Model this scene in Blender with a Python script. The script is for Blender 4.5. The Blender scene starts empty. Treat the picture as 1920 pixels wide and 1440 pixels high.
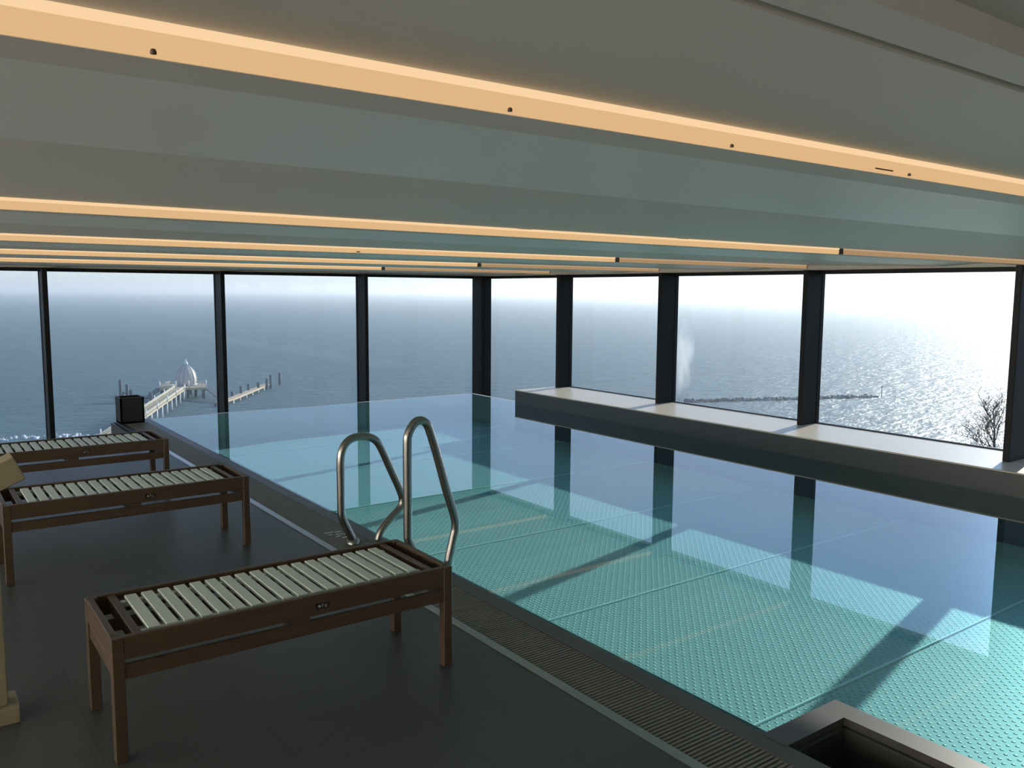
import bpy, math, random
from mathutils import Vector, Matrix, noise
random.seed(7)
scene = bpy.context.scene
COL = scene.collection
PI = math.pi

# ------------------------------------------------------------------ helpers
class MB:
    """collects shapes, then links them as ONE mesh object"""
    def __init__(self): self.v = []; self.f = []; self.smooth = []
    def add(self, vs, fs, smooth=False):
        b = len(self.v); self.v += [tuple(p) for p in vs]
        for f in fs: self.f.append([b + i for i in f]); self.smooth.append(smooth)
    def box(self, x0, x1, y0, y1, z0, z1, M=None, bev=0.0):
        if bev > 0:
            b = bev; vs = []
            for sz, z, zi in ((0, z0, z0 + b), (1, z1, z1 - b)):
                for (x, sx) in ((x0, 1), (x1, -1)):
                    for (y, sy) in ((y0, 1), (y1, -1)):
                        vs += [(x + sx * b, y + sy * b, z), (x, y + sy * b, zi), (x + sx * b, y, zi)]
            def i(sx, sy, sz, k): return (sz * 4 + sx * 2 + sy) * 3 + k
            F = []
            for sz in (0, 1):
                q = [i(0, 0, sz, 0), i(1, 0, sz, 0), i(1, 1, sz, 0), i(0, 1, sz, 0)]
                F.append(q if sz else q[::-1])
            for sx in (0, 1):
                q = [i(sx, 0, 0, 1), i(sx, 1, 0, 1), i(sx, 1, 1, 1), i(sx, 0, 1, 1)]
                F.append(q if sx else q[::-1])
            for sy in (0, 1):
                q = [i(0, sy, 0, 2), i(1, sy, 0, 2), i(1, sy, 1, 2), i(0, sy, 1, 2)]
                F.append(q[::-1] if sy else q)
            for sx in (0, 1):
                for sy in (0, 1):
                    q = [i(sx, sy, 0, 1), i(sx, sy, 0, 2), i(sx, sy, 1, 2), i(sx, sy, 1, 1)]
                    F.append(q if (sx == sy) else q[::-1])
            for sx in (0, 1):
                for sz in (0, 1):
                    q = [i(sx, 0, sz, 0), i(sx, 1, sz, 0), i(sx, 1, sz, 1), i(sx, 0, sz, 1)]
                    F.append(q if (sx != sz) else q[::-1])
            for sy in (0, 1):
                for sz in (0, 1):
                    q = [i(0, sy, sz, 0), i(1, sy, sz, 0), i(1, sy, sz, 2), i(0, sy, sz, 2)]
                    F.append(q if (sy == sz) else q[::-1])
            for sx in (0, 1):
                for sy in (0, 1):
                    for sz in (0, 1):
                        t = [i(sx, sy, sz, 0), i(sx, sy, sz, 1), i(sx, sy, sz, 2)]
                        F.append(t if (sx + sy + sz) % 2 else t[::-1])
            # reorder indices: list was built z-major, x, y -> matches i()
            pts = vs
        else:
            pts = [(x0, y0, z0), (x1, y0, z0), (x1, y1, z0), (x0, y1, z0), (x0, y0, z1), (x1, y0, z1), (x1, y1, z1), (x0, y1, z1)]
            F = [(3, 2, 1, 0), (4, 5, 6, 7), (0, 1, 5, 4), (1, 2, 6, 5), (2, 3, 7, 6), (3, 0, 4, 7)]
        if M is not None: pts = [M @ Vector(p) for p in pts]
        self.add(pts, F)
    def tube(self, path, r, n=14, caps=True):
        P = [Vector(p) for p in path]; m = len(P)
        R = r if isinstance(r, (list, tuple)) else [r] * m
        T = []
        for i in range(m):
            d = P[min(i + 1, m - 1)] - P[max(i - 1, 0)]
            T.append(d.normalized() if d.length > 1e-9 else Vector((0, 0, 1)))
        u = T[0].orthogonal().normalized(); vs = []
        for i in range(m):
            u = (u - T[i] * u.dot(T[i])); u = u.normalized() if u.length > 1e-6 else T[i].orthogonal().normalized()
            w = T[i].cross(u)
            for k in range(n):
                a = 2 * PI * k / n
                vs.append(P[i] + (u * math.cos(a) + w * math.sin(a)) * R[i])
        fs = []
        for i in range(m - 1):
            for k in range(n):
                k2 = (k + 1) % n
                fs.append((i * n + k, i * n + k2, (i + 1) * n + k2, (i + 1) * n + k))
        self.add(vs, fs, True)
        if caps:
            b = len(self.v) - m * n
            self.f.append([b + k for k in range(n)][::-1]); self.smooth.append(False)
            self.f.append([b + (m - 1) * n + k for k in range(n)]); self.smooth.append(False)
    def lathe(self, prof, c=(0, 0, 0), n=32, smooth=True):
        vs = []; fs = []
        for (r, z) in prof:
            for k in range(n):
                a = 2 * PI * k / n
                vs.append((c[0] + r * math.cos(a), c[1] + r * math.sin(a), c[2] + z))
        for i in range(len(prof) - 1):
            for k in range(n):
                k2 = (k + 1) % n
                fs.append((i * n + k, i * n + k2, (i + 1) * n + k2, (i + 1) * n + k))
        self.add(vs, fs, smooth)
    def build(self, name, mat, parent=None, loc=None, rz=0.0):
        me = bpy.data.meshes.new(name)
        me.from_pydata(self.v, [], self.f); me.update()
        me.polygons.foreach_set('use_smooth', self.smooth)
        o = bpy.data.objects.new(name, me); COL.objects.link(o)
        if mat: me.materials.append(mat)
        if parent: o.parent = parent
        if loc: o.location = loc
        o.rotation_euler = (0, 0, rz)
        return o

def box(name, mat, x0, x1, y0, y1, z0, z1, parent=None, bev=0.0, M=None):
    m = MB(); m.box(x0, x1, y0, y1, z0, z1, M, bev); return m.build(name, mat, parent)

def empty(name, loc, rz=0.0):
    o = bpy.data.objects.new(name, None); COL.objects.link(o)
    o.location = loc; o.rotation_euler = (0, 0, rz); o.empty_display_size = 0.1
    return o

def tag(o, label=None, cat=None, group=None, kind=None):
    if label: o['label'] = label
    if cat: o['category'] = cat
    if group: o['group'] = group
    if kind: o['kind'] = kind
    return o

def struct(o, label=None, cat=None): return tag(o, label, cat, None, 'structure')

def children(o, allobs): return [c for c in allobs if c.parent == o]

def copy_tree(o, parent=None, allobs=None):
    allobs = allobs if allobs is not None else list(COL.objects)
    c = o.copy(); COL.objects.link(c)
    if parent: c.parent = parent
    for ch in children(o, allobs): copy_tree(ch, c, allobs)
    return c

# ------------------------------------------------------------------ materials
def new_mat(name):
    m = bpy.data.materials.new(name); m.use_nodes = True
    nt = m.node_tree; nt.nodes.clear()
    out = nt.nodes.new('ShaderNodeOutputMaterial')
    return m, nt, out

def N(nt, t, **kw):
    n = nt.nodes.new(t)
    for k, v in kw.items(): setattr(n, k, v)
    return n

def math_node(nt, op, a, b=None, clamp=False):
    n = N(nt, 'ShaderNodeMath', operation=op); n.use_clamp = clamp
    for i, x in enumerate((a, b)):
        if x is None: continue
        if isinstance(x, (int, float)): n.inputs[i].default_value = x
        else: nt.links.new(x, n.inputs[i])
    return n.outputs[0]

def pbr(name, col, rough=0.5, metal=0.0, var=0.12, scale=6.0, stretch=(1, 1, 1), bump=0.0, bscale=40.0, col2=None, spec=0.5):
    m, nt, out = new_mat(name); L = nt.links
    b = N(nt, 'ShaderNodeBsdfPrincipled'); L.new(b.outputs[0], out.inputs[0])
    tc = N(nt, 'ShaderNodeTexCoord'); mp = N(nt, 'ShaderNodeMapping'); mp.inputs['Scale'].default_value = stretch
    L.new(tc.outputs['Object'], mp.inputs[0])
    no = N(nt, 'ShaderNodeTexNoise'); no.inputs['Scale'].default_value = scale; no.inputs['Detail'].default_value = 4
    L.new(mp.outputs[0], no.inputs['Vector'])
    mx = N(nt, 'ShaderNodeMix', data_type='RGBA')
    c2 = col2 if col2 else tuple(min(1, c * (1 + var)) for c in col)
    c1 = col if col2 else tuple(c * (1 - var) for c in col)
    mx.inputs[6].default_value = (*c1, 1); mx.inputs[7].default_value = (*c2, 1)
    L.new(no.outputs[0], mx.inputs[0]); L.new(mx.outputs[2], b.inputs['Base Color'])
    b.inputs['Roughness'].default_value = rough; b.inputs['Metallic'].default_value = metal
    b.inputs['Specular IOR Level'].default_value = spec
    if bump > 0:
        n2 = N(nt, 'ShaderNodeTexNoise'); n2.inputs['Scale'].default_value = bscale
        L.new(mp.outputs[0], n2.inputs['Vector'])
        bp = N(nt, 'ShaderNodeBump'); bp.inputs['Strength'].default_value = bump; bp.inputs['Distance'].default_value = 0.01
        L.new(n2.outputs[0], bp.inputs['Height']); L.new(bp.outputs[0], b.inputs['Normal'])
    return m

def emit(name, col, s):
    m, nt, out = new_mat(name)
    e = N(nt, 'ShaderNodeEmission'); e.inputs[0].default_value = (*col, 1); e.inputs[1].default_value = s
    nt.links.new(e.outputs[0], out.inputs[0]); return m

def thin_surface(name, f0, tint, rough=0.0, tint2=None):
    """clear sheet: Schlick reflection over tinted straight transmission"""
    m, nt, out = new_mat(name); L = nt.links
    g = N(nt, 'ShaderNodeNewGeometry')
    d = N(nt, 'ShaderNodeVectorMath', operation='DOT_PRODUCT')
    L.new(g.outputs['Incoming'], d.inputs[0]); L.new(g.outputs['Normal'], d.inputs[1])
    c = math_node(nt, 'ABSOLUTE', d.outputs['Value'])
    k = math_node(nt, 'SUBTRACT', 1.0, c, True)
    p5 = math_node(nt, 'POWER', k, 5.0)
    F = math_node(nt, 'ADD', math_node(nt, 'MULTIPLY', p5, 1 - f0), f0, True)
    t = N(nt, 'ShaderNodeBsdfTransparent'); t.inputs[0].default_value = (*tint, 1)
    if tint2:                                     # longer way through the water at a flat angle
        tm = N(nt, 'ShaderNodeMix', data_type='RGBA'); tm.inputs[6].default_value = (*tint, 1); tm.inputs[7].default_value = (*tint2, 1)
        L.new(k, tm.inputs[0]); L.new(tm.outputs[2], t.inputs[0])
    gl = N(nt, 'ShaderNodeBsdfGlossy'); gl.inputs['Roughness'].default_value = rough
    gl.inputs[0].default_value = (1, 1, 1, 1)
    mx = N(nt, 'ShaderNodeMixShader')
    L.new(F, mx.inputs[0]); L.new(t.outputs[0], mx.inputs[1]); L.new(gl.outputs[0], mx.inputs[2])
    L.new(mx.outputs[0], out.inputs[0]); return m

def tile_mat():
    m, nt, out = new_mat('floor_tiles'); L = nt.links
    b = N(nt, 'ShaderNodeBsdfPrincipled'); L.new(b.outputs[0], out.inputs[0])
    tc = N(nt, 'ShaderNodeTexCoord')
    br = N(nt, 'ShaderNodeTexBrick'); br.offset = 0.0; br.squash = 1.0
    br.inputs['Scale'].default_value = 1.0; br.inputs['Brick Width'].default_value = 0.6; br.inputs['Row Height'].default_value = 0.6
    br.inputs['Mortar Size'].default_value = 0.0025; br.inputs['Mortar Smooth'].default_value = 0.1
    br.inputs['Color1'].default_value = (.070, .076, .075, 1); br.inputs['Color2'].default_value = (.079, .085, .084, 1)
    br.inputs['Mortar'].default_value = (.050, .052, .051, 1)
    mp = N(nt, 'ShaderNodeMapping'); mp.inputs['Location'].default_value = (.05, .12, 0)
    L.new(tc.outputs['Object'], mp.inputs[0]); L.new(mp.outputs[0], br.inputs['Vector'])
    no = N(nt, 'ShaderNodeTexNoise'); no.inputs['Scale'].default_value = 2.2; no.inputs['Detail'].default_value = 5
    L.new(tc.outputs['Object'], no.inputs['Vector'])
    mx = N(nt, 'ShaderNodeMix', data_type='RGBA', blend_type='MULTIPLY'); mx.inputs[0].default_value = .35
    L.new(br.outputs['Color'], mx.inputs[6]); L.new(no.outputs[0], mx.inputs[7]); L.new(mx.outputs[2], b.inputs['Base Color'])
    b.inputs['Roughness'].default_value = .42; b.inputs['Specular IOR Level'].default_value = .4
    return m

def stud_steel():
    """embossed stainless pool floor: staggered round studs as bump"""
    m, nt, out = new_mat('studded_steel'); L = nt.links
    b = N(nt, 'ShaderNodeBsdfPrincipled'); L.new(b.outputs[0], out.inputs[0])
    b.inputs['Base Color'].default_value = (.53, .56, .55, 1); b.inputs['Roughness'].default_value = .5; b.inputs['Metallic'].default_value = 0.0
    tc = N(nt, 'ShaderNodeTexCoord'); mp = N(nt, 'ShaderNodeMapping')
    mp.inputs['Rotation'].default_value = (0, 0, PI / 4); mp.inputs['Scale'].default_value = (22.5, 22.5, 0)
    L.new(tc.outputs['Object'], mp.inputs[0])
    fr = N(nt, 'ShaderNodeVectorMath', operation='FRACTION'); L.new(mp.outputs[0], fr.inputs[0])
    sb = N(nt, 'ShaderNodeVectorMath', operation='SUBTRACT'); sb.inputs[1].default_value = (.5, .5, 0)
    L.new(fr.outputs[0], sb.inputs[0])
    ln = N(nt, 'ShaderNodeVectorMath', operation='LENGTH'); L.new(sb.outputs[0], ln.inputs[0])
    mr = N(nt, 'ShaderNodeMapRange'); mr.interpolation_type = 'SMOOTHSTEP'
    mr.inputs[1].default_value = .25; mr.inputs[2].default_value = .06; mr.inputs[3].default_value = 0; mr.inputs[4].default_value = 1
    L.new(ln.outputs['Value'], mr.inputs[0])
    bp = N(nt, 'ShaderNodeBump'); bp.inputs['Strength'].default_value = .9; bp.inputs['Distance'].default_value = .0072
    L.new(mr.outputs[0], bp.inputs['Height']); L.new(bp.outputs[0], b.inputs['Normal'])
    return m

def sea_mat():
    m, nt, out = new_mat('sea_water'); L = nt.links
    b = N(nt, 'ShaderNodeBsdfPrincipled'); L.new(b.outputs[0], out.inputs[0])
    b.inputs['Base Color'].default_value = (.070, .130, .138, 1); b.inputs['Specular IOR Level'].default_value = .28; b.inputs['Roughness'].default_value = .46
    b.inputs['IOR'].default_value = 1.33
    tc = N(nt, 'ShaderNodeTexCoord')
    hs = []
    for sc, st in (((.07, .19, 1), 1.1), ((.3, .7, 1), .5)):
        mp = N(nt, 'ShaderNodeMapping'); mp.inputs['Rotation'].default_value = (0, 0, .65); mp.inputs['Scale'].default_value = sc
        L.new(tc.outputs['Object'], mp.inputs[0])
        no = N(nt, 'ShaderNodeTexNoise'); no.inputs['Scale'].default_value = 1.0; no.inputs['Detail'].default_value = 5
        L.new(mp.outputs[0], no.inputs['Vector']); hs.append(math_node(nt, 'MULTIPLY', no.outputs[0], st))
    h = math_node(nt, 'ADD', hs[0], hs[1])
    bp = N(nt, 'ShaderNodeBump'); bp.inputs['Strength'].default_value = 1.0; bp.inputs['Distance'].default_value = 1.7
    L.new(h, bp.inputs['Height']); L.new(bp.outputs[0], b.inputs['Normal'])
    return m

def steam_mat():
    m, nt, out = new_mat('steam'); L = nt.links
    v = N(nt, 'ShaderNodeVolumePrincipled'); L.new(v.outputs[0], out.inputs['Volume'])
    v.inputs['Color'].default_value = (.97, .97, .97, 1); v.inputs['Anisotropy'].default_value = .3
    tc = N(nt, 'ShaderNodeTexCoord')
    ln = N(nt, 'ShaderNodeVectorMath', operation='LENGTH'); L.new(tc.outputs['Object'], ln.inputs[0])
    no = N(nt, 'ShaderNodeTexNoise'); no.inputs['Scale'].default_value = 2.4; no.inputs['Detail'].default_value = 4
    L.new(tc.outputs['Object'], no.inputs['Vector'])
    k = math_node(nt, 'SUBTRACT', math_node(nt, 'MULTIPLY', no.outputs[0], 1.9), ln.outputs['Value'])
    d = math_node(nt, 'MULTIPLY', math_node(nt, 'MAXIMUM', k, 0.0), 0.33)
    L.new(d, v.inputs['Density'])
    return m

M = {}
M['tiles'] = tile_mat()
M['plaster'] = pbr('painted_plaster', (.57, .55, .495), .55, var=.03, scale=1.5)
M['stretch'] = pbr('satin_painted_glow', (.69, .72, .675), .40, var=.05, scale=.9, stretch=(.5, 2.5, 1), spec=.6, bump=.5, bscale=2.6)  # sunlight bounced off the pool is put into this paler, greener colour
M['wallpaint'] = pbr('wall_paint', (.62, .57, .49), .7, var=.06)
M['black'] = pbr('black_aluminium', (.006, .0062, .0066), .5, var=.1, spec=.25)
M['coping'] = pbr('bronze_stone_coping', (.064, .059, .048), .42, var=.10, scale=5)
M['grate'] = pbr('grate_plastic', (.165, .157, .128), .5, var=.06)
M['steel'] = pbr('brushed_steel', (.42, .42, .40), .30, 1.0, var=.06, scale=30, stretch=(1, 1, .05))
M['tube'] = pbr('satin_steel_tube', (.33, .325, .31), .30, 1.0, var=.05, scale=20)
M['pool'] = pbr('pool_wall_steel', (.46, .49, .49), .45, 0.0, var=.05)
M['stud'] = stud_steel()
M['weld'] = pbr('ground_weld', (.95, .96, .95), .5, 0.0, var=.03)
M['rim'] = pbr('submerged_rim', (.055, .075, .078), .4, var=.05)
M['rimtop'] = pbr('grey_rim_steel', (.070, .069, .065), .38, 0.2, var=.05)
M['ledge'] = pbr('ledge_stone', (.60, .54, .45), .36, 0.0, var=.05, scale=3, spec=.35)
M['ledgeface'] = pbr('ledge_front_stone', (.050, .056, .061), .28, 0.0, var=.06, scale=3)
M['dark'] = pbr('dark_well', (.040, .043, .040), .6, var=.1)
M['gutter'] = pbr('gutter_dark', (.05, .055, .058), .5, var=.1)
M['teak'] = pbr('oiled_teak', (.044, .026, .015), .42, 0.0, scale=9, stretch=(.6, 7, 7), col2=(.098, .062, .037), bump=.15, bscale=20)
M['slat'] = pbr('white_slat', (.65, .725, .675), .45, var=.04)
M['badge'] = pbr('badge_black', (.008, .008, .008), .4)
M['badgetan'] = pbr('badge_print', (.42, .42, .40), .5)
M['pine'] = pbr('pale_pine', (.22, .185, .11), .5, scale=7, stretch=(2, 2, .4), col2=(.29, .245, .15))
M['planter'] = pbr('dark_planter', (.016, .014, .012), .5, var=.2)
M['soil'] = pbr('planter_soil', (.01, .008, .006), .9, var=.2)
M['water'] = thin_surface('pool_water', .021, (.66, .945, .93), 0.0, (.55, .875, .94))
M['glass'] = thin_surface('window_glass', .022, (.965, .985, .975))
M['strip'] = emit('warm_light_diffuser', (1.0, .635, .315), .74)
M['stripdim'] = emit('warm_light_diffuser_dimmer', (1.0, .64, .33), .40)
M['striplip'] = emit('warm_light_lip', (1.0, .69, .39), .95)
M['striplipdim'] = emit('warm_light_lip_dimmer', (1.0, .70, .44), .50)
M['clip'] = pbr('clip_brown', (.10, .07, .045), .6)
M['marking'] = pbr('marking_white', (.62, .64, .66), .5)
M['sea'] = sea_mat()
M['timberdeck'] = pbr('weathered_deck', (.46, .38, .25), .8, scale=1.5)
M['rail'] = pbr('pier_rail_paint', (.60, .56, .44), .7)
M['pile'] = pbr('pier_pile', (.34, .36, .38), .7, var=.2, scale=1)
M['piledark'] = pbr('dark_pile', (.10, .12, .14), .8, var=.2, scale=1)
M['white'] = pbr('white_pile', (.75, .76, .76), .6)
M['dome'] = pbr('dome_panels', (.52, .49, .44), .45, var=.1, scale=.6)
M['domerib'] = pbr('dome_ribs', (.30, .31, .33), .5)
M['rock'] = pbr('sea_rock', (.10, .11, .12), .85, var=.3, scale=1.2)
M['hill'] = pbr('winter_hillside', (.10, .095, .065), .95, var=.35, scale=.08)
M['bark'] = pbr('bare_bark', (.075, .070, .068), .9, var=.2)
M['surf'] = pbr('surf_foam', (.60, .61, .62), .8, var=.1)
M['steam'] = steam_mat()

# ------------------------------------------------------------------ camera (calibrated from the photograph's lines)
r_ = Vector((0.8079041, -0.58927315, 0.00693676)); u_ = Vector((0.05872906, 0.09221977, 0.99400524)); f_ = Vector((0.58638031, 0.80265352, -0.10911219))
cd = bpy.data.cameras.new('camera'); cam = bpy.data.objects.new('camera', cd); COL.objects.link(cam)
mw = Matrix.Identity(4)
for i in range(3):
    mw[i][0] = r_[i]; mw[i][1] = u_[i]; mw[i][2] = -f_[i]
mw[0][3], mw[1][3], mw[2][3] = 0, 0, 1.8
cam.matrix_world = mw
cd.sensor_width = 36.0; cd.sensor_fit = 'HORIZONTAL'; cd.lens = 1583.63 * 36.0 / 1920.0
cd.clip_start = .05; cd.clip_end = 100000
scene.camera = cam

# ------------------------------------------------------------------ room numbers
XL, XG, YB, YG = -7.0, 9.06, -6.0, 13.40        # left wall, right glass, back wall, far glass
FILL_POWER = 1900  # power of the added fill light
ZG, ZF = 2.03, 2.075                             # top of glass, top of head frame
PX, PXR, PY = 2.79, 8.16, 12.37                  # pool edges: deck side, right, far
PZ = -0.44                                       # pool floor
FE = 10.9                                        # far end of the tiled floor (open void beyond)

# floor
fl = MB(); fl.box(XL, 2.355, YB, FE, -.30, 0.0)
struct(fl.build('floor', M['tiles']), 'dark grey tiled floor beside the pool', 'floor')
lf = MB(); lf.box(XL, 2.33, FE, YG, -3.3, -3.2)
struct(lf.build('floor', M['gutter']), 'dark lower floor deep below the gap before the glass', 'floor')
M['darkwall'] = pbr('dark_panel_wall', (.20, .18, .15), .7, var=.08)
struct(box('wall_back', M['darkwall'], XL - .2, XG + .2, YB - .2, YB, -.4, 2.6), 'dark panelled wall behind the camera', 'wall')
struct(box('wall_left', M['wallpaint'], XL - .2, XL, YB, YG + .1, -3.3, 2.6), 'beige wall at the left end of the room', 'wall')

# ceiling: stepped panels running along x
ys = [-1.34, 1.208, 3.83, 6.33, 8.82, 11.38]
prof = [(YB - .1, 2.14)]
zc = 2.10
rec = []                                          # recess segments get their own satin panels, pool light painted in
for i, y0 in enumerate(ys):
    prof += [(y0 - .004, 2.146), (y0, 2.146), (y0, zc), (y0 + .115, zc), (y0 + .115, 2.140)]
    yb = y0 + .81
    if i == 0:
        prof += [(.565, 2.165), (.565, 2.128), (.640, 2.128), (.640, 2.150), (.662, 2.150), (.662, 2.129)]
    else:
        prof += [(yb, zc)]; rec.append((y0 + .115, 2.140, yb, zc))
prof += [(YG + .12, 2.105)]
vs = []; fs = []
for (y, z) in prof: vs += [(XL, y, z), (XG + .15, y, z)]
for i in range(len(prof) - 1):
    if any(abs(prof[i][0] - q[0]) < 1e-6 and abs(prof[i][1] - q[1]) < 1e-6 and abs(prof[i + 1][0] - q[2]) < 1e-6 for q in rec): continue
    fs.append((2 * i, 2 * i + 1, 2 * i + 3, 2 * i + 2))
ce = MB(); ce.add(vs, fs)
ce.box(XL - .2, XG + .3, YB - .2, YG + .3, 2.5, 2.6)
ce.box(XG + .05, XG + .25, YB, YG + .2, ZF - .002, 2.5)
ce.box(XL, XG + .25, YG + .05, YG + .25, ZF - .002, 2.5)
ceil_o = ce.build('ceiling', M['plaster']); struct(ceil_o, 'low stepped grey ceiling with long recesses', 'ceiling')
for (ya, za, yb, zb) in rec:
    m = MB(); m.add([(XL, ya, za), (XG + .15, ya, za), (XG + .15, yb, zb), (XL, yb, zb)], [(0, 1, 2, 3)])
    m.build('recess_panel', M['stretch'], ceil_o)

# light strips in the ceiling steps
names = ['warm light strip in the ceiling step nearest the camera, thickest in view',
         'second warm light strip from the camera, along the ceiling above the pool',
         'third warm light strip from the camera, along the ceiling',
         'fourth warm light strip from the camera, thin, along the ceiling',
         'faintest warm light strip in the last ceiling step before the far windows']
for i, y0 in enumerate(ys[1:]):
    t = empty('light_strip', (0, y0, zc))
    tag(t, names[i], 'light', 'warm light strips in the ceiling')
    XJ = 5.92
    for (a, b, ma, mb_) in ((XL + .02, XJ - .03, 'strip', 'striplip'), (XJ + .03, XG + .02, 'stripdim', 'striplipdim')):
        m = MB()
        p = [(-.004, .000), (-.010, .006), (-.0125, .017), (-.010, .027), (-.006, .0335)]
        v2 = []; f2 = []
        for (y, z) in p: v2 += [(a, y, z), (b, y, z)]
        for k in range(len(p) - 1): f2.append((2 * k, 2 * k + 1, 2 * k + 3, 2 * k + 2))
        f2.append((0, 2 * len(p) - 2, 2 * len(p) - 1, 1))
        m.add(v2, f2, False); m.build('diffuser', M[ma], t)
        m = MB(); m.box(a, b, -.015, -.003, .0335, .0455); m.build('diffuser_lip', M[mb_], t)
    box('joint_bracket', M['clip'], XJ - .030, XJ + .030, -.010, -.001, .001, .043, t)
    if i == 0:
        for xk in (.292, .864, 1.438, 2.136):
            m = MB(); m.lathe([(0, .006), (.003, .005), (.0042, .002), (.0042, -.001), (0, -.001)], (xk, -.014, .004), 12); m.build('clip', M['clip'], t)
        box('smudge_clip', M['clip'], 1.98, 2.06, -.014, -.0125, .007, .010, t)
    if i == 1:
        for xk in (2.82, 4.1): box('clip', M['clip'], xk, xk + .09, -.02, -.012, .044, .052, t)
    if i == 2: box('clip', M['clip'], 3.05, 3.08, -.016, -.011, .004, .012, t)

# added fill light, out of view by the left wall, brightening ceiling and benches
def added_fill_light(x, y, rz, ln, label, e):
    o = empty('added_fill_light', (x, y, .92), rz); tag(o, label, 'added light')
    m = MB(); h_ = ln / 2
    m.box(-h_, h_, 0, .32, 0, .02); m.box(-h_, h_, .31, .32, .02, .10); m.box(-h_, -h_ + .01, 0, .32, .02, .10); m.box(h_ - .01, h_, 0, .32, .02, .10); m.box(-h_, h_, .2, .208, .02, .10)
    m.build('fill_housing', M['steel'], o)
    ld_ = bpy.data.lights.new('fill_area', 'AREA'); ld_.shape = 'RECTANGLE'; ld_.size = ln - .06; ld_.size_y = .07; ld_.energy = e; ld_.color = (1.0, .94, .86)
    lo = bpy.data.objects.new('fill_area', ld_); COL.objects.link(lo); lo.parent = o; lo.location = (0, .260, .095); lo.rotation_euler = (PI - math.radians(40), 0, 0)
added_fill_light(XL + .004, 3.2, -PI / 2, 15.6, 'added out-of-view fill light in a steel trough along the left end wall', FILL_POWER)

# ------------------------------------------------------------------ windows: panes, each with its fin mullion and frames
fins_far = [-5.483, -3.083, -.683, 1.717, 4.117, 6.531]
xs = [XL] + fins_far + [8.85]
for i in range(len(xs) - 1):
    a, b = xs[i], xs[i + 1]
    z0 = -3.2 if b < 2.4 else -.62
    w = box('window_%d' % (i + 1), M['glass'], a, b, YG - .009, YG + .009, z0, ZG)
    struct(w, {3: 'tall glass pane at the left picture edge above the farthest bench', 4: 'glass pane through which the pier and its dome are seen', 5: 'glass pane above the pool, right of the domed pavilion', 6: 'glass pane left of the thick corner post'}.get(i, 'glass pane of the far wall beyond the left picture edge, number %d' % (i + 1)), 'window')
    box('head_frame', M['black'], a, b, YG - .05, YG + .05, ZG, ZF, w)
    if i < len(xs) - 2:
        m = MB(); m.box(b - .065, b, 13.10, YG + .02, z0, ZF, None, .004); m.box(b - .072, b + .0, 13.385, 13.43, z0, ZF)
        m.build('mullion', M['black'], w)
fins_r = [(-6.0, 8.74), (-3.6, 8.74), (-1.2, 8.74), (1.2, 8.74), (3.58, 8.45), (6.062, 8.74), (8.421, 8.74), (10.755, 8.79)]
n0 = len(xs) - 1
for i in range(len(fins_r)):
    y0 = fins_r[i][0]; y1 = fins_r[i + 1][0] if i + 1 < len(fins_r) else 13.13
    z0 = .2215 if y0 < 10 else -.62
    w = box('window_%d' % (n0 + i + 1), M['glass'], XG - .009, XG + .009, y0, y1, z0, ZG)
    struct(w, {7: 'narrowest-looking glass pane right of the corner post', 6: 'glass pane above the far end of the ledge', 5: 'glass pane where the breakwater begins, beside the steam plume', 4: 'wide glass pane with the beacon pole and the bare tree', 3: 'glass pane at the right picture edge'}.get(i, 'glass pane of the right wall beyond the right picture edge, number %d' % (i + 1)), 'window')
    box('head_frame', M['black'], XG - .05, XG + .05, y0, y1, ZG, ZF, w)
    if y0 < 10: box('gasket', M['ledgeface'], XG - .02, XG + .012, y0 + .05, y1, .2215, .236, w)
    m = MB(); m.box(fins_r[i][1], XG + .03, y0, y0 + .062, .2215, ZF, None, .004)
    m.box(XG - .03, XG + .03, y0 - .004, y0 + .070, .2215, ZF)
    m.build('mullion', M['black'], w)
cp = MB(); cp.box(8.85, 9.10, 13.13, 13.41, -.62, ZF, None, .006); cp.box(8.93, 8.96, 13.122, 13.132, -.62, ZF)
struct(cp.build('trim_1', M['black']), 'thick black corner post where the two glass walls meet', 'post')

# ------------------------------------------------------------------ pool
WX0, WX1, WY1 = 2.775, 3.285, 2.041     # sunken well in the near corner with its grey rim
pb = MB()
pb.add([(PX - .02, -5, PZ), (8.30, -5, PZ), (8.30, PY + .02, PZ), (PX - .02, PY + .02, PZ)], [(0, 1, 2, 3)])
basin = pb.build('pool_basin', M['stud']); tag(basin, 'shallow steel swimming pool basin with studded floor', 'pool')
w = MB()
w.box(PX - .10, PX, -5, PY + .16, PZ - .1, -.012)
w.box(PX, 8.20, PY, PY + .06, PZ - .1, -.003)
w.box(PXR, PXR + .06, 10.95, PY + .06, PZ - .1, -.003)
w.box(PX - .1, 8.4, -5.1, -5, PZ - .1, -.01)
w.box(PX - .1, 8.3, -5, PY + .06, PZ - .12, PZ - .02)
w.build('basin_wall', M['pool'], basin)
for y in (.8, 2.62, 4.34, 6.05, 7.85, 9.65, 11.3):
    box('weld_seam', M['weld'], PX, 8.1, y - .011, y + .011, PZ - .004, PZ + .009, basin, bev=.005)
wt = MB()
wt.add([(PX, WY1, 0), (8.15, WY1, 0), (8.15, PY, 0), (PX, PY, 0)], [(0, 1, 2, 3)])
wt.add([(WX1, -5, 0), (8.15, -5, 0), (8.15, WY1, 0), (WX1, WY1, 0)], [(0, 1, 2, 3)])
for o in [wt.build('pool_water', M['water'])]:
    o.location.z = -.002
    tag(o, 'still clear turquoise water filling the infinity pool', 'water', kind='stuff')
rm = MB(); rm.box(PX, PX + .075, WY1, PY, -.16, -.035)
rm.build('submerged_rim', M['rim'], basin)
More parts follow.
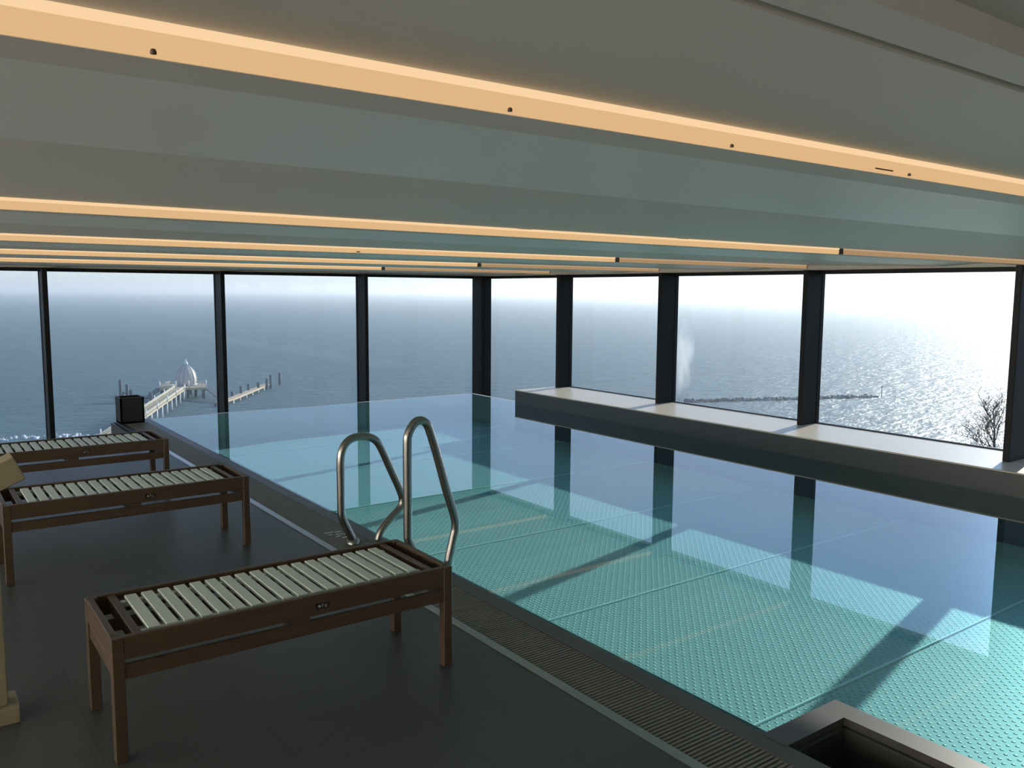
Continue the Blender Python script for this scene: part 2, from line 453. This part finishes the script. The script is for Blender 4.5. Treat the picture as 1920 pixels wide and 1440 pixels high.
# coping, grate, edge strip
struct(box('trim_2', M['coping'], 2.682, PX, -5, 12.40, -.30, .002, bev=.004), 'dark bronze coping along the near edge of the pool', 'coping')
struct(box('trim_3', M['steel'], 2.352, 2.404, -5, 12.40, -.02, .003), 'pale metal edging strip between tiles and drain grate', 'edging')
ch = MB(); ch.box(2.404, 2.682, -5, 12.40, -.30, -.06); ch.box(2.33, 2.404, FE, 12.40, -.62, -.02); ch.box(2.40, 2.79, 12.0, 12.40, -.62, -.30)
struct(ch.build('trim_4', M['dark']), 'dark channel under the drain grate', 'channel')
gr = empty('drain_grate', (2.543, 3.9, -.02)); tag(gr, 'long slotted overflow drain grate between tiles and pool coping', 'grate')
m = MB(); y = -4.95
while y < 12.02:
    m.box(2.406 - 2.543, 2.680 - 2.543, y - 3.9, y + .013 - 3.9, .0, .021); y += .0222
m.box(2.40 - 2.543, 2.415 - 2.543, -8.9, 8.14, -.02, .016); m.box(2.671 - 2.543, 2.684 - 2.543, -8.9, 8.14, -.02, .016)
m.build('slats', M['grate'], gr)
pl = box('end_plate', M['grate'], 2.404 - 2.543, 2.682 - 2.543, 12.035 - 3.9, 12.40 - 3.9, .0, .021, gr)
for (x, y, l, w_) in ((-.02, 1.86, .07, .016), (.045, 1.84, .05, .016), (-.03, 1.80, .03, .014), (.03, 1.78, .06, .014), (.07, 1.76, .03, .014), (0, 1.73, .035, .014), (.03, 1.68, .04, .014), (.06, 1.66, .03, .014)):
    box('marking_stroke', M['marking'], x - l / 2, x + l / 2, y - w_ / 2, y + w_ / 2, .021, .0225, gr)
# rim of the sunken well, bottom right
rw = MB()
rw.box(PX - .015, WX1, 1.925, WY1, -.46, .004); rw.box(3.171, WX1, -5, 1.925, -.46, .004)
struct(rw.build('trim_5', M['rimtop']), 'grey metal rim turning a corner at the sunken well', 'rim')
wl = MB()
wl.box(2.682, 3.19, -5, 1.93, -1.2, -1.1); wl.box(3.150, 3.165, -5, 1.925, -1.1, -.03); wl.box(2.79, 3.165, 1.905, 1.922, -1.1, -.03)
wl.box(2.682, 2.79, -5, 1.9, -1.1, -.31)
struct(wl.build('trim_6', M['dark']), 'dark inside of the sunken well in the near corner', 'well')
# overflow gutter outside the infinity edge
gt = MB(); gt.box(2.36, 9.3, PY + .06, YG + .1, -.66, -.6); gt.box(8.22, 9.3, 10.9, YG + .1, -.66, -.6)
gt.box(2.30, 2.345, FE, 12.40, -3.2, -.02)
struct(gt.build('trim_7', M['gutter']), 'dark overflow gutter between infinity edge and glass', 'gutter')
# ledge under the right-hand windows
ld = empty('window_ledge', (8.54, 3, .0)); tag(ld, 'long stone ledge running under the right windows at the water', 'ledge')
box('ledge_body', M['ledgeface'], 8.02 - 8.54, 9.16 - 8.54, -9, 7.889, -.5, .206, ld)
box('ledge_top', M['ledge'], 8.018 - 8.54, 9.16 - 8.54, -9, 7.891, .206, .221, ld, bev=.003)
# planter on the coping end
pt = empty('planter_box', (2.512, 12.22, .003)); tag(pt, 'square black planter box at the far end of the pool coping', 'planter')
m = MB(); t_ = .022; a = .150; h = .345
m.box(-a, a, -a, -a + t_, 0, h); m.box(-a, a, a - t_, a, 0, h); m.box(-a, -a + t_, -a, a, 0, h); m.box(a - t_, a, -a, a, 0, h); m.box(-a, a, -a, a, 0, .02)
m.build('body', M['planter'], pt); box('soil', M['soil'], -a + t_, a - t_, -a + t_, a - t_, .02, .26, pt)

# ------------------------------------------------------------------ pool handrails
def smooth_path(pts, n=6):
    P = [Vector(p) for p in pts]; out = []
    for i in range(len(P) - 1):
        p0 = P[max(i - 1, 0)]; p1 = P[i]; p2 = P[i + 1]; p3 = P[min(i + 2, len(P) - 1)]
        for k in range(n):
            t = k / n
            out.append(.5 * ((2 * p1) + (-p0 + p2) * t + (2 * p0 - 5 * p1 + 4 * p2 - p3) * t * t + (-p0 + 3 * p1 - 3 * p2 + p3) * t ** 3))
    out.append(P[-1]); return out
RL = [(2.561, -.02), (2.545, .045), (2.516, .107), (2.476, .200), (2.469, .27), (2.469, .454), (2.470, .62), (2.493, .706), (2.55, .758), (2.63, .767), (2.715, .747), (2.776, .685), (2.864, .498), (2.941, .329), (2.957, .255), (2.930, .198), (2.86, .14), (2.781, .063), (2.748, -.02)]
RR = [(2.70, -.02), (2.685, .05), (2.645, .13), (2.620, .19), (2.618, .26), (2.618, .436), (2.617, .80), (2.628, .888), (2.674, .952), (2.719, .963), (2.762, .936), (2.790, .874), (2.848, .695), (2.914, .469), (2.974, .290), (2.982, .205), (2.965, .140), (2.922, -.03), (2.90, -.16)]
for pts, yy, lab in ((RL, 5.41, 'lower bent steel handrail at the pool edge, left of the pair'), (RR, 4.72, 'taller bent steel handrail at the pool edge, behind the nearest bench')):
    o = empty('pool_handrail', (2.70, yy, 0)); tag(o, lab, 'handrail', 'steel pool handrails')
    m = MB(); m.tube(smooth_path([(x - 2.70, 0, z) for x, z in pts]), .0285, 18); m.build('rail_tube', M['tube'], o)
    m = MB(); m.lathe([(.029, .03), (.039, .027), (.048, .004), (.048, 0.0)], (pts[0][0] - 2.70 - .004, 0, .003), 20); m.build('foot_flange', M['tube'], o)

# ------------------------------------------------------------------ slatted benches
def make_bench():
    root = empty('slatted_bench', (0, 0, 0))
    Lx, Wy, H = 1.50, .55, .495
    for (x, y) in ((0, 0), (Lx - .045, 0), (0, Wy - .045), (Lx - .045, Wy - .045)):
        box('leg', M['teak'], x, x + .045, y, y + .045, 0, H - .002, root, .003)
    for y in (.0015, Wy - .0275): box('side_rail', M['teak'], .045, Lx - .045, y, y + .026, .405, H, root, .003)
    for x in (.0015, Lx - .0295): box('end_rail', M['teak'], x, x + .028, .045, Wy - .045, .400, H, root, .003)
    for x in (.085, Lx - .117): box('cross_rail', M['teak'], x, x + .032, .027, Wy - .027, .430, H - .006, root, .003)
    for y in (.027, Wy - .057): box('inner_ledge', M['teak'], .117, Lx - .117, y, y + .030, .425, .470, root)
    for y in (.006, Wy - .028): box('lower_rail', M['teak'], .045, Lx - .045, y, y + .022, .325, .383, root, .002)
    for x in (.008, Lx - .030): box('lower_end_rail', M['teak'], x, x + .022, .045, Wy - .045, .325, .383, root, .002)
    for y in (.008, Wy - .028): box('spacer_block', M['teak'], Lx / 2 - .035, Lx / 2 + .035, y, y + .020, .383, .405, root)
    box('stretcher', M['teak'], Lx / 2 - .025, Lx / 2 + .025, .028, Wy - .028, .335, .375, root)
    for y in (.075, Wy - .105): box('runner', M['slat'], .125, Lx - .125, y, y + .03, .452, .474, root)
    n = 18; x0, x1 = .145, Lx - .135; p = (x1 - x0) / n; sw = p * .70
    proto = None
    for k in range(n):
        if proto is None:
            proto = box('slat', M['slat'], 0, sw, .062, Wy - .062, .474, .490, root, .002); proto.location = (x0, 0, 0)
        else:
            c = proto.copy(); COL.objects.link(c); c.parent = root; c.location = (x0 + k * p, 0, 0)
    bd = box('badge', M['badge'], .810, .872, -.0006, .0035, .432, .456, root)
    g = MB()      # small worn pale glyphs on the plate
    g.box(.820, .831, -.0012, .0, .439, .449); g.box(.838, .841, -.0012, .0, .437, .452); g.box(.836, .846, -.0012, .0, .449, .452)
    g.box(.850, .862, -.0012, .0, .437, .440); g.box(.850, .853, -.0012, .0, .440, .446); g.box(.853, .862, -.0012, .0, .445, .448)
    g.build('badge_print', M['badgetan'], bd)
    return root
b1 = make_bench(); b1.location = (.583, 3.325, 0)
GB = 'slatted benches on the tiled floor'
tag(b1, 'teak bench with white slats nearest the camera, beside the drain grate', 'bench', GB)
allobs = list(COL.objects)
b2 = copy_tree(b1, None, allobs); b2.location = (.455, 5.802, 0); tag(b2, 'middle teak bench with white slats, between the other two benches', 'bench', GB)
b3 = copy_tree(b1, None, allobs); b3.location = (.385, 7.68, 0); tag(b3, 'farthest teak bench with white slats, nearest the sea windows', 'bench', GB)

# ------------------------------------------------------------------ pale wooden stand at the left picture edge
st = empty('wooden_stand', (.20, 3.98, 0)); tag(st, 'pale wooden stand with slanted arm at the left edge, beside the nearest bench', 'stand')
box('foot_block', M['pine'], -.15, .128, -.075, .10, 0, .072, st, .004)
box('post', M['pine'], -.05, .090, -.045, .035, .072, .99, st, .004)
MA = Matrix.Translation((.10, -.03, .985)) @ Matrix.Rotation(-math.radians(24), 4, 'Y')
box('arm', M['pine'], -.55, .105, -.06, .06, .0, .105, st, .004, MA)

# ------------------------------------------------------------------ outside: sea, hillside, pier, breakwater, tree, steam
SZ = -43.2
sm = MB(); R_ = 60000; ring = [(0, 0, 0)]
rads = [60, 150, 300, 600, 1200, 2500, 6000, 15000, R_]; nn = 48
vs = []; fs = []
for r in rads:
    for k in range(nn): vs.append((r * math.cos(2 * PI * k / nn), r * math.sin(2 * PI * k / nn), 0))
for i in range(len(rads) - 1):
    for k in range(nn):
        k2 = (k + 1) % nn; fs.append((i * nn + k, i * nn + k2, (i + 1) * nn + k2, (i + 1) * nn + k))
fs.append(tuple(range(nn))); sm.add(vs, fs)
sea = sm.build('sea', M['sea']); sea.location = (0, 0, SZ); tag(sea, 'wide calm grey-blue sea reaching the hazy horizon', 'sea', kind='stuff')

shore = [(-400, 330), (-200, 318), (-100, 308), (-20, 296), (40, 286), (64, 268), (95, 210), (130, 150), (165, 105), (190, 70), (205, 20), (215, -60), (220, -200)]
near_ = [(-60, 17), (-40, 17), (-20, 17), (0, 17), (6, 17), (9, 17), (12, 15.5), (13, 12), (13, 9), (13, 6), (13, 0), (13, -10), (13, -40)]
hb = MB(); vs = []; fs = []; steps = [(0, -14), (.10, -21), (.3, -30), (.6, -38), (.88, -42.2), (1.0, -43.4)]
for (t, z) in steps:
    for a_, b_ in zip(near_, shore):
        x = a_[0] + (b_[0] - a_[0]) * t; y = a_[1] + (b_[1] - a_[1]) * t
        vs.append((x, y, z + (noise.noise((x * .05, y * .05, 0)) * 1.2 if 0 < t < 1 else 0)))
n = len(shore)
for i in range(len(steps) - 1):
    for k in range(n - 1): fs.append((i * n + k, (i + 1) * n + k, (i + 1) * n + k + 1, i * n + k + 1))
hb.add(vs, fs, True)
struct(hb.build('hillside', M['hill']), 'brown winter slope falling from the building to the shore', 'slope')

# surf along the shore (left), broken white water
sf = MB(); rnd = random.Random(3)
for k in range(420):
    t = rnd.random(); i = min(int(t * 5), 4) + 0; fr = t * 5 - int(t * 5)
    a_, b_ = shore[i + 0], shore[i + 1]
    x = a_[0] + (b_[0] - a_[0]) * fr + rnd.uniform(-2, 2); y = a_[1] + (b_[1] - a_[1]) * fr + rnd.uniform(-1.5, 3.5)
    rr = rnd.uniform(.15, .8); hh = rnd.uniform(.15, .9)
    sf.lathe([(rr, 0), (rr * .8, hh * .5), (rr * .3, hh), (0, hh * 1.05)], (x, y, SZ - .05), 7)
tag(sf.build('surf', M['surf']), 'white breaking surf along the shore beyond the left windows', 'surf', kind='stuff')

# pier: walkway + platform
pier = empty('pier', (94.5, 362, SZ)); tag(pier, 'long timber pier with pale railings leading out to the domed pavilion', 'pier')
def PW(m): # world coordinates -> pier-local
    m.v = [(v[0] - 94.5, v[1] - 362, v[2] - SZ) for v in m.v]; return m
def slab(m, a, b, w, z0a, z0b, th):
    a = Vector(a); b = Vector(b); d = (b - a).normalized(); p = Vector((d.y, -d.x)) * w / 2
    vs = []
    for (q, z) in ((a, z0a), (b, z0b)):
        for s in (1, -1):
            for dz in (0, -th): vs.append((q.x + s * p.x, q.y + s * p.y, z + dz))
    m.add(vs, [(0, 4, 6, 2), (1, 3, 7, 5), (0, 1, 5, 4), (2, 6, 7, 3), (0, 2, 3, 1), (4, 5, 7, 6)])
dirw = Vector((29.4, 67.2)).normalized(); perp = Vector((dirw.y, -dirw.x))
wa = Vector((93.2, 358.4)); wb = wa - dirw * 128
DZ = -38.7
m = MB(); slab(m, (wa.x, wa.y), (wb.x, wb.y), 4.2, DZ, DZ, .6); PW(m).build('walkway_deck', M['timberdeck'], pier)
for s in (1, -1):
    m = MB()
    for hh in (.45, .8, 1.15):
        a = wa + perp * 2.0 * s; b = wb + perp * 2.0 * s
        m.tube([(a.x, a.y, DZ + hh), (b.x, b.y, DZ + hh)], .10, 6)
    d = 0
    while d < 128:
        p = wa - dirw * d + perp * 2.0 * s; m.box(p.x - .09, p.x + .09, p.y - .09, p.y + .09, DZ, DZ + 1.25); d += 2.4
    PW(m).build('railing', M['rail'], pier)
d = 4
k = 0
while d < 128:
    for s in (1, -1):
        p = wa - dirw * d + perp * 1.9 * s
        m = MB(); m.tube([(p.x, p.y, SZ - 1), (p.x, p.y, DZ - .5)], .34, 8); PW(m).build('pile', M['white'] if s == 1 else M['pile'], pier)
        if k % 2 == 0:
            m = MB(); m.tube([(p.x + perp.x * .3 * s, p.y + perp.y * .3 * s, DZ - .3), (p.x + perp.x * .3 * s, p.y + perp.y * .3 * s, DZ + 2.2)], .2, 6); PW(m).build('lamp_post', M['white'], pier)
    d += 9.5; k += 1
# platform (front edge faces the camera)
ex = Vector((.967, -.2546)).normalized(); ey = Vector((.2546, .967)).normalized(); fc = Vector((94.4, 358.6))
def pf(a, b): q = fc + ex * a + ey * b; return (q.x, q.y)
out_ = [pf(-9, 0), pf(9, 0), pf(9, 13), pf(5, 17), pf(-5, 17), pf(-9, 13)]
m = MB(); nn2 = len(out_)
m.add([(x, y, DZ) for x, y in out_] + [(x, y, DZ - .9) for x, y in out_], [tuple(range(nn2))] + [tuple(range(2 * nn2 - 1, nn2 - 1, -1))] + [(i, i + nn2, (i + 1) % nn2 + nn2, (i + 1) % nn2) for i in range(nn2)])
PW(m).build('platform_deck', M['timberdeck'], pier)
for (a, b) in ((-8, 1), (-8, 8), (-4.5, 4), (-1.5, 2), (2, 2), (5, 5), (8, 1), (8, 8), (-3, 15), (3, 15)):
    x, y = pf(a, b); m = MB(); m.tube([(x, y, SZ - 1), (x, y, DZ - .8)], .7, 10); PW(m).build('pile', M['piledark'], pier)
m = MB(); mm = out_[5:] + out_[:1]
for (q0, q1) in ((pf(-9, 0), pf(-2.6, 0)), (pf(2.6, 0), pf(9, 0)), (pf(9, 0), pf(9, 13)), (pf(-9, 0), pf(-9, 13)), (pf(-9, 13), pf(-5, 17)), (pf(9, 13), pf(5, 17)), (pf(-5, 17), pf(5, 17))):
    for hh in (.5, 1.15): m.tube([(*q0, DZ + hh), (*q1, DZ + hh)], .1, 6)
    L_ = (Vector(q1) - Vector(q0)).length; c_ = int(L_ / 2)
    for j in range(c_ + 1):
        q = Vector(q0).lerp(Vector(q1), j / max(c_, 1)); m.box(q.x - .08, q.x + .08, q.y - .08, q.y + .08, DZ, DZ + 1.25)
PW(m).build('platform_railing', M['rail'], pier)
for a in (-8.9, -2.7, 2.2, 8.9):
    x, y = pf(a, 0); m = MB(); m.tube([(x, y, DZ), (x, y, DZ + 3.0)], .24, 8); PW(m).build('lamp_post', M['white'], pier)
# stairs down to the two landing stages
m = MB(); slab(m, pf(9, 4), (104.0, 337.5), 2.6, DZ, -41.7, .4); PW(m).build('stair', M['piledark'], pier)
m = MB(); slab(m, pf(-9, 3), (79.5, 357.5), 2.6, DZ, -41.7, .4); PW(m).build('stair', M['piledark'], pier)

def stage(name, pts, label, mat):
    o = empty(name, (pts[0][0], pts[0][1], SZ)); tag(o, label, 'jetty')
    m = MB()
    for a, b in zip(pts, pts[1:]): slab(m, a, b, 3.0, -41.3, -41.3, .7)
    m.v = [(v[0] - pts[0][0], v[1] - pts[0][1], v[2] - SZ) for v in m.v]; m.build('deck', mat, o)
    for a, b in zip(pts, pts[1:]):
        a = Vector(a); b = Vector(b); L_ = (b - a).length; c_ = max(2, int(L_ / 7))
        d_ = (b - a).normalized(); p_ = Vector((d_.y, -d_.x))
        for j in range(c_ + 1):
            q = a.lerp(b, j / c_)
            for s in (1, -1):
                w_ = q + p_ * 1.2 * s
                m = MB(); m.tube([(w_.x - pts[0][0], w_.y - pts[0][1], -1.0), (w_.x - pts[0][0], w_.y - pts[0][1], 1.3)], .32, 8); m.build('pile', M['piledark'] if s == -1 else M['white'], o)
    return o
stage('landing_stage', [(99.0, 327.5), (106, 334.6), (121.0, 356.0), (136.7, 378.6)], 'low landing stage running right from the domed platform, near the water', M['timberdeck'])
stage('landing_stage', [(79.5, 357), (77.4, 366), (77.4, 383)], 'low landing stage left of the domed platform, behind the planter', M['piledark'])

def mooring(x, y, h, label, r=.62):
    m = MB(); m.lathe([(r, -1), (r, h - .3), (r * .8, h), (0, h + .05)], (0, 0, 0), 12)
    o = m.build('mooring_post', M['piledark']); o.location = (x, y, SZ); tag(o, label, 'mooring post', 'mooring posts around the pier head'); return o
mooring(146.0, 386.5, 5.8, 'farthest right dark mooring post standing alone in the water')
mooring(137.8, 376.1, 6.2, 'second mooring post from the right, just off the landing stage end')
mooring(134.3, 371.5, 5.2, 'third mooring post from the right, at the landing stage end')
mk_n = -1
for (x, y, h) in ((128.3, 365.6, 4.4), (121.5, 358.6, 4.6), (115.2, 349.4, 5.0), (109.2, 342.0, 3.8)):
    mk_n += 1; mooring(x, y, h, 'short mooring post on the near side of the right landing stage, %s from the right' % ('fourth', 'fifth', 'sixth', 'seventh')[mk_n])
mooring(76.0, 386.3, 6.6, 'leftmost tall mooring post, above the planter')
mooring(75.0, 368.7, 6.2, 'second mooring post from the left, above the planter')
mooring(74.9, 362.2, 4.6, 'short mooring post beside the left landing stage, behind the planter')
mooring(80.3, 352.5, 4.4, 'mooring post nearest the pier walkway on its left side')

# domed pavilion
dc = pf(1.4, 9.6)
dm = empty('domed_pavilion', (dc[0], dc[1], DZ)); tag(dm, 'pale egg-shaped domed pavilion with a pointed finial on the pier head', 'pavilion')
prof_d = [(4.05, 0), (4.35, 1.4), (4.45, 2.8), (4.35, 4.2), (4.0, 5.8), (3.4, 7.4), (2.5, 8.8), (1.5, 9.8), (.8, 10.3)]
m = MB(); m.lathe(prof_d, (0, 0, 0), 40); m.build('shell', M['dome'], dm)
for k in range(12):
    a = 2 * PI * k / 12; m = MB()
    m.tube([((r + .05) * math.cos(a), (r + .05) * math.sin(a), z) for r, z in prof_d], .13, 6); m.build('rib', M['domerib'], dm)
m = MB(); m.lathe([(.8, 10.3), (.95, 10.5), (.85, 11.4), (.3, 12.2), (.1, 13.2), (0, 13.6)], (0, 0, 0), 16); m.build('finial', M['white'], dm)
m = MB(); m.lathe([(4.5, 0), (4.6, .9), (4.5, 1.0), (0, 1.0)], (0, 0, 0), 40); m.build('base_ring', M['domerib'], dm); dm.scale = (.95, .95, .84)

# breakwater rocks
def rock_mesh(seed):
    import bmesh
    bm = bmesh.new(); bmesh.ops.create_icosphere(bm, subdivisions=2, radius=1)
    for v in bm.verts:
        d = noise.noise(v.co * 1.3 + Vector((seed * 7.1, 0, 0))) * .5; v.co *= 1 + d; v.co.z *= .7
    me = bpy.data.meshes.new('breakwater_rock'); bm.to_mesh(me); bm.free(); me.materials.append(M['rock']); return me
rm_ = [rock_mesh(s) for s in range(5)]
A = Vector((262.5, 236.6)); B = Vector((346.2, 203.5)); rnd = random.Random(5)
K = 150
for k in range(K):
    t = (k + .5) / K; q = A.lerp(B, t) + Vector((rnd.uniform(-.5, .5), rnd.uniform(-2.0, 2.0)))
    o = bpy.data.objects.new('breakwater_rock', rm_[k % 5]); COL.objects.link(o)
    s = rnd.uniform(.6, 1.15); o.location = (q.x, q.y, SZ + .10 * s); o.rotation_euler = (rnd.random(), rnd.random(), rnd.random() * 6); o.scale = (s * 1.2, s * 1.2, s)
    tag(o, 'dark rock in the low breakwater line out at sea beyond the right windows', 'rock', 'breakwater rocks')
m = MB(); m.tube([(0, 0, -1), (0, 0, 4.6)], .16, 8); bp_ = m.build('beacon_pole', M['piledark']); bp_.location = (345.0, 199.7, SZ)
tag(bp_, 'thin upright beacon pole in the sea off the breakwater end', 'pole')
m = MB(); m.lathe([(.0, 4.6), (.3, 4.7), (.3, 5.2), (0, 5.3)], (0, 0, 0), 10); m.build('top_mark', M['piledark'], bp_)

# bare tree on the slope
def bare_tree(loc, height, label, seed, spread=.5):
    rnd = random.Random(seed)
    root = empty('bare_tree', loc); tag(root, label, 'tree')
    trunk = MB(); br = MB()
    pts = []; x = y = 0.0; tt = .86
    for k in range(9):
        pts.append((x, y, height * tt * k / 8)); x += rnd.uniform(-.07, .07); y += rnd.uniform(-.07, .07)
    trunk.tube(pts, [.24 - .021 * k for k in range(9)], 8)
    def grow(p, d, L_, r, dep):
        path = [p]; q = p.copy(); dd = d.copy(); n_ = 4
        for i in range(n_):
            dd = (dd + Vector((rnd.uniform(-.25, .25), rnd.uniform(-.25, .25), rnd.uniform(-.08, .22)))).normalized()
            q = q + dd * L_ / n_; path.append(q.copy())
        br.tube(path, [max(.013, r * (1 - .6 * i / n_)) for i in range(n_ + 1)], 4 if dep < 2 else 3, False)
        if dep < 3:
            for j in range(6):
                k = rnd.randint(1, n_); az = rnd.uniform(0, 2 * PI)
                nd = (dd * .6 + Vector((math.cos(az), math.sin(az), rnd.uniform(-.1, .7))) * .7).normalized()
                grow(path[k], nd, L_ * rnd.uniform(.42, .62), r * .55, dep + 1)
    for k in range(30):
        t = rnd.uniform(.42, 1.0); z = height * tt * t; i = min(int(t * 8), 7); fr = t * 8 - i
        p = Vector(pts[i]).lerp(Vector(pts[i + 1]), fr); az = rnd.uniform(0, 2 * PI)
        up_ = rnd.uniform(.15, .8) if t < .9 else rnd.uniform(.8, 2.0)
        grow(p, Vector((math.cos(az), math.sin(az), up_)).normalized(), spread * (1.25 - .45 * t), .050 * (1.3 - t * .5), 1)
    trunk.build('trunk', M['bark'], root); br.build('branches', M['bark'], root)
bare_tree((64.0, 28.35, -21.2), 15.6, 'bare leafless tree on the slope outside, beside the rightmost post', 4, 2.3)
bare_tree((62.6, 29.4, -21.4), 11.2, 'smaller bare bush-like tree low behind the ledge, left of the tall tree', 9, 1.9)

# drifting steam plume
def plume(name, loc, rad, label):
    import bmesh
    bm = bmesh.new(); bmesh.ops.create_icosphere(bm, subdivisions=3, radius=1.0)
    me = bpy.data.meshes.new(name); bm.to_mesh(me); bm.free(); me.materials.append(M['steam'])
    o = bpy.data.objects.new(name, me); COL.objects.link(o); o.location = loc; o.scale = rad; return o
pm = plume('steam_plume', (110.6, 101.0, -9.5), (2.2, 2.2, 7.0), '')
tag(pm, 'faint white steam plume drifting upward beside a right window post', 'steam', kind='stuff')

hz, hnt, hout = new_mat('sea_haze')
hv = N(hnt, 'ShaderNodeVolumeScatter'); hv.inputs['Color'].default_value = (.88, .96, 1, 1); hv.inputs['Density'].default_value = 2.7e-4; hv.inputs['Anisotropy'].default_value = .55
hnt.links.new(hv.outputs[0], hout.inputs['Volume'])
hm = MB(); hm.box(-9000, 9000, 60, 14000, SZ + .5, 45)
ho = hm.build('sea_haze', hz); tag(ho, 'thin pale haze lying over the sea towards the horizon', 'haze', kind='stuff')

# ------------------------------------------------------------------ sun and sky
elev = math.radians(17.8); sd = Vector((math.cos(elev) * math.cos(math.radians(13.2)), math.cos(elev) * math.sin(math.radians(13.2)), math.sin(elev)))
sl = bpy.data.lights.new('sun', 'SUN'); sl.energy = 6.0; sl.angle = math.radians(.6); sl.color = (1.0, .93, .83)
so = bpy.data.objects.new('sun', sl); COL.objects.link(so); so.rotation_euler = sd.to_track_quat('Z', 'Y').to_euler(); so.location = (30, 8, 20)

wd = bpy.data.worlds.new('sky'); scene.world = wd; wd.use_nodes = True
nt = wd.node_tree; nt.nodes.clear(); L = nt.links
out = N(nt, 'ShaderNodeOutputWorld'); bg = N(nt, 'ShaderNodeBackground'); L.new(bg.outputs[0], out.inputs[0])
tc = N(nt, 'ShaderNodeTexCoord')
nv = N(nt, 'ShaderNodeVectorMath', operation='NORMALIZE'); L.new(tc.outputs['Generated'], nv.inputs[0])
sx = N(nt, 'ShaderNodeSeparateXYZ'); L.new(nv.outputs[0], sx.inputs[0])
mr = N(nt, 'ShaderNodeMapRange'); mr.inputs[1].default_value = 0.0; mr.inputs[2].default_value = 1.0; L.new(sx.outputs[2], mr.inputs[0])
cr = N(nt, 'ShaderNodeValToRGB'); L.new(mr.outputs[0], cr.inputs[0])
e = cr.color_ramp.elements
stops = [(0.0, (.77, .845, .865)), (.03, (.79, .85, .855)), (.085, (.41, .57, .81)), (.14, (.36, .52, .80)), (.25, (.40, .56, .90)), (.5, (.30, .46, .85)), (1.0, (.16, .28, .60))]
e[0].position, e[0].color = stops[0][0], (*stops[0][1], 1); e[1].position, e[1].color = stops[-1][0], (*stops[-1][1], 1)
for p, c in stops[1:-1]:
    q = e.new(p); q.color = (*c, 1)
dt = N(nt, 'ShaderNodeVectorMath', operation='DOT_PRODUCT'); L.new(nv.outputs[0], dt.inputs[0]); dt.inputs[1].default_value = sd
g0 = math_node(nt, 'MAXIMUM', dt.outputs['Value'], 0.0)
g1 = math_node(nt, 'MULTIPLY', math_node(nt, 'POWER', g0, 6.0), 1.1)
g2 = math_node(nt, 'MULTIPLY', math_node(nt, 'POWER', g0, 150.0), 14.0)
gs = math_node(nt, 'ADD', g1, g2)
no = N(nt, 'ShaderNodeTexNoise'); no.inputs['Scale'].default_value = 3.2; no.inputs['Detail'].default_value = 5
mpn = N(nt, 'ShaderNodeMapping'); mpn.inputs['Scale'].default_value = (1, 1, 3.0); L.new(nv.outputs[0], mpn.inputs[0]); L.new(mpn.outputs[0], no.inputs['Vector'])
cl = N(nt, 'ShaderNodeMapRange'); cl.inputs[1].default_value = .48; cl.inputs[2].default_value = .72; L.new(no.outputs[0], cl.inputs[0])
up = N(nt, 'ShaderNodeMapRange'); up.inputs[1].default_value = .17; up.inputs[2].default_value = .30; L.new(sx.outputs[2], up.inputs[0])
cf = math_node(nt, 'MULTIPLY', math_node(nt, 'MULTIPLY', cl.outputs[0], up.outputs[0]), .55)
cm = N(nt, 'ShaderNodeMix', data_type='RGBA'); L.new(cf, cm.inputs[0]); L.new(cr.outputs[0], cm.inputs[6]); cm.inputs[7].default_value = (.85, .86, .88, 1)
gm = N(nt, 'ShaderNodeMix', data_type='RGBA', blend_type='MULTIPLY'); gm.inputs[0].default_value = 1.0
warm = N(nt, 'ShaderNodeVectorMath', operation='SCALE'); warm.inputs[0].default_value = (.86, .97, 1.0); L.new(gs, warm.inputs['Scale'])
ad = N(nt, 'ShaderNodeVectorMath', operation='ADD'); ad.inputs[1].default_value = (1, 1, 1); L.new(warm.outputs[0], ad.inputs[0])
L.new(cm.outputs[2], gm.inputs[6]); L.new(ad.outputs[0], gm.inputs[7]); L.new(gm.outputs[2], bg.inputs[0])
bg.inputs[1].default_value = 1.0

# ------------------------------------------------------------------ colour management and light paths
vs_ = scene.view_settings
vs_.view_transform = 'Standard'; vs_.look = 'None'; vs_.gamma = 1.0; vs_.use_curve_mapping = False; vs_.exposure = 0.0
cy = scene.cycles
cy.max_bounces = 10; cy.diffuse_bounces = 5; cy.glossy_bounces = 5; cy.transparent_max_bounces = 24; cy.volume_bounces = 2
cy.caustics_reflective = True; cy.caustics_refractive = False
cy.sample_clamp_indirect = 6.0
cy.use_denoising = True
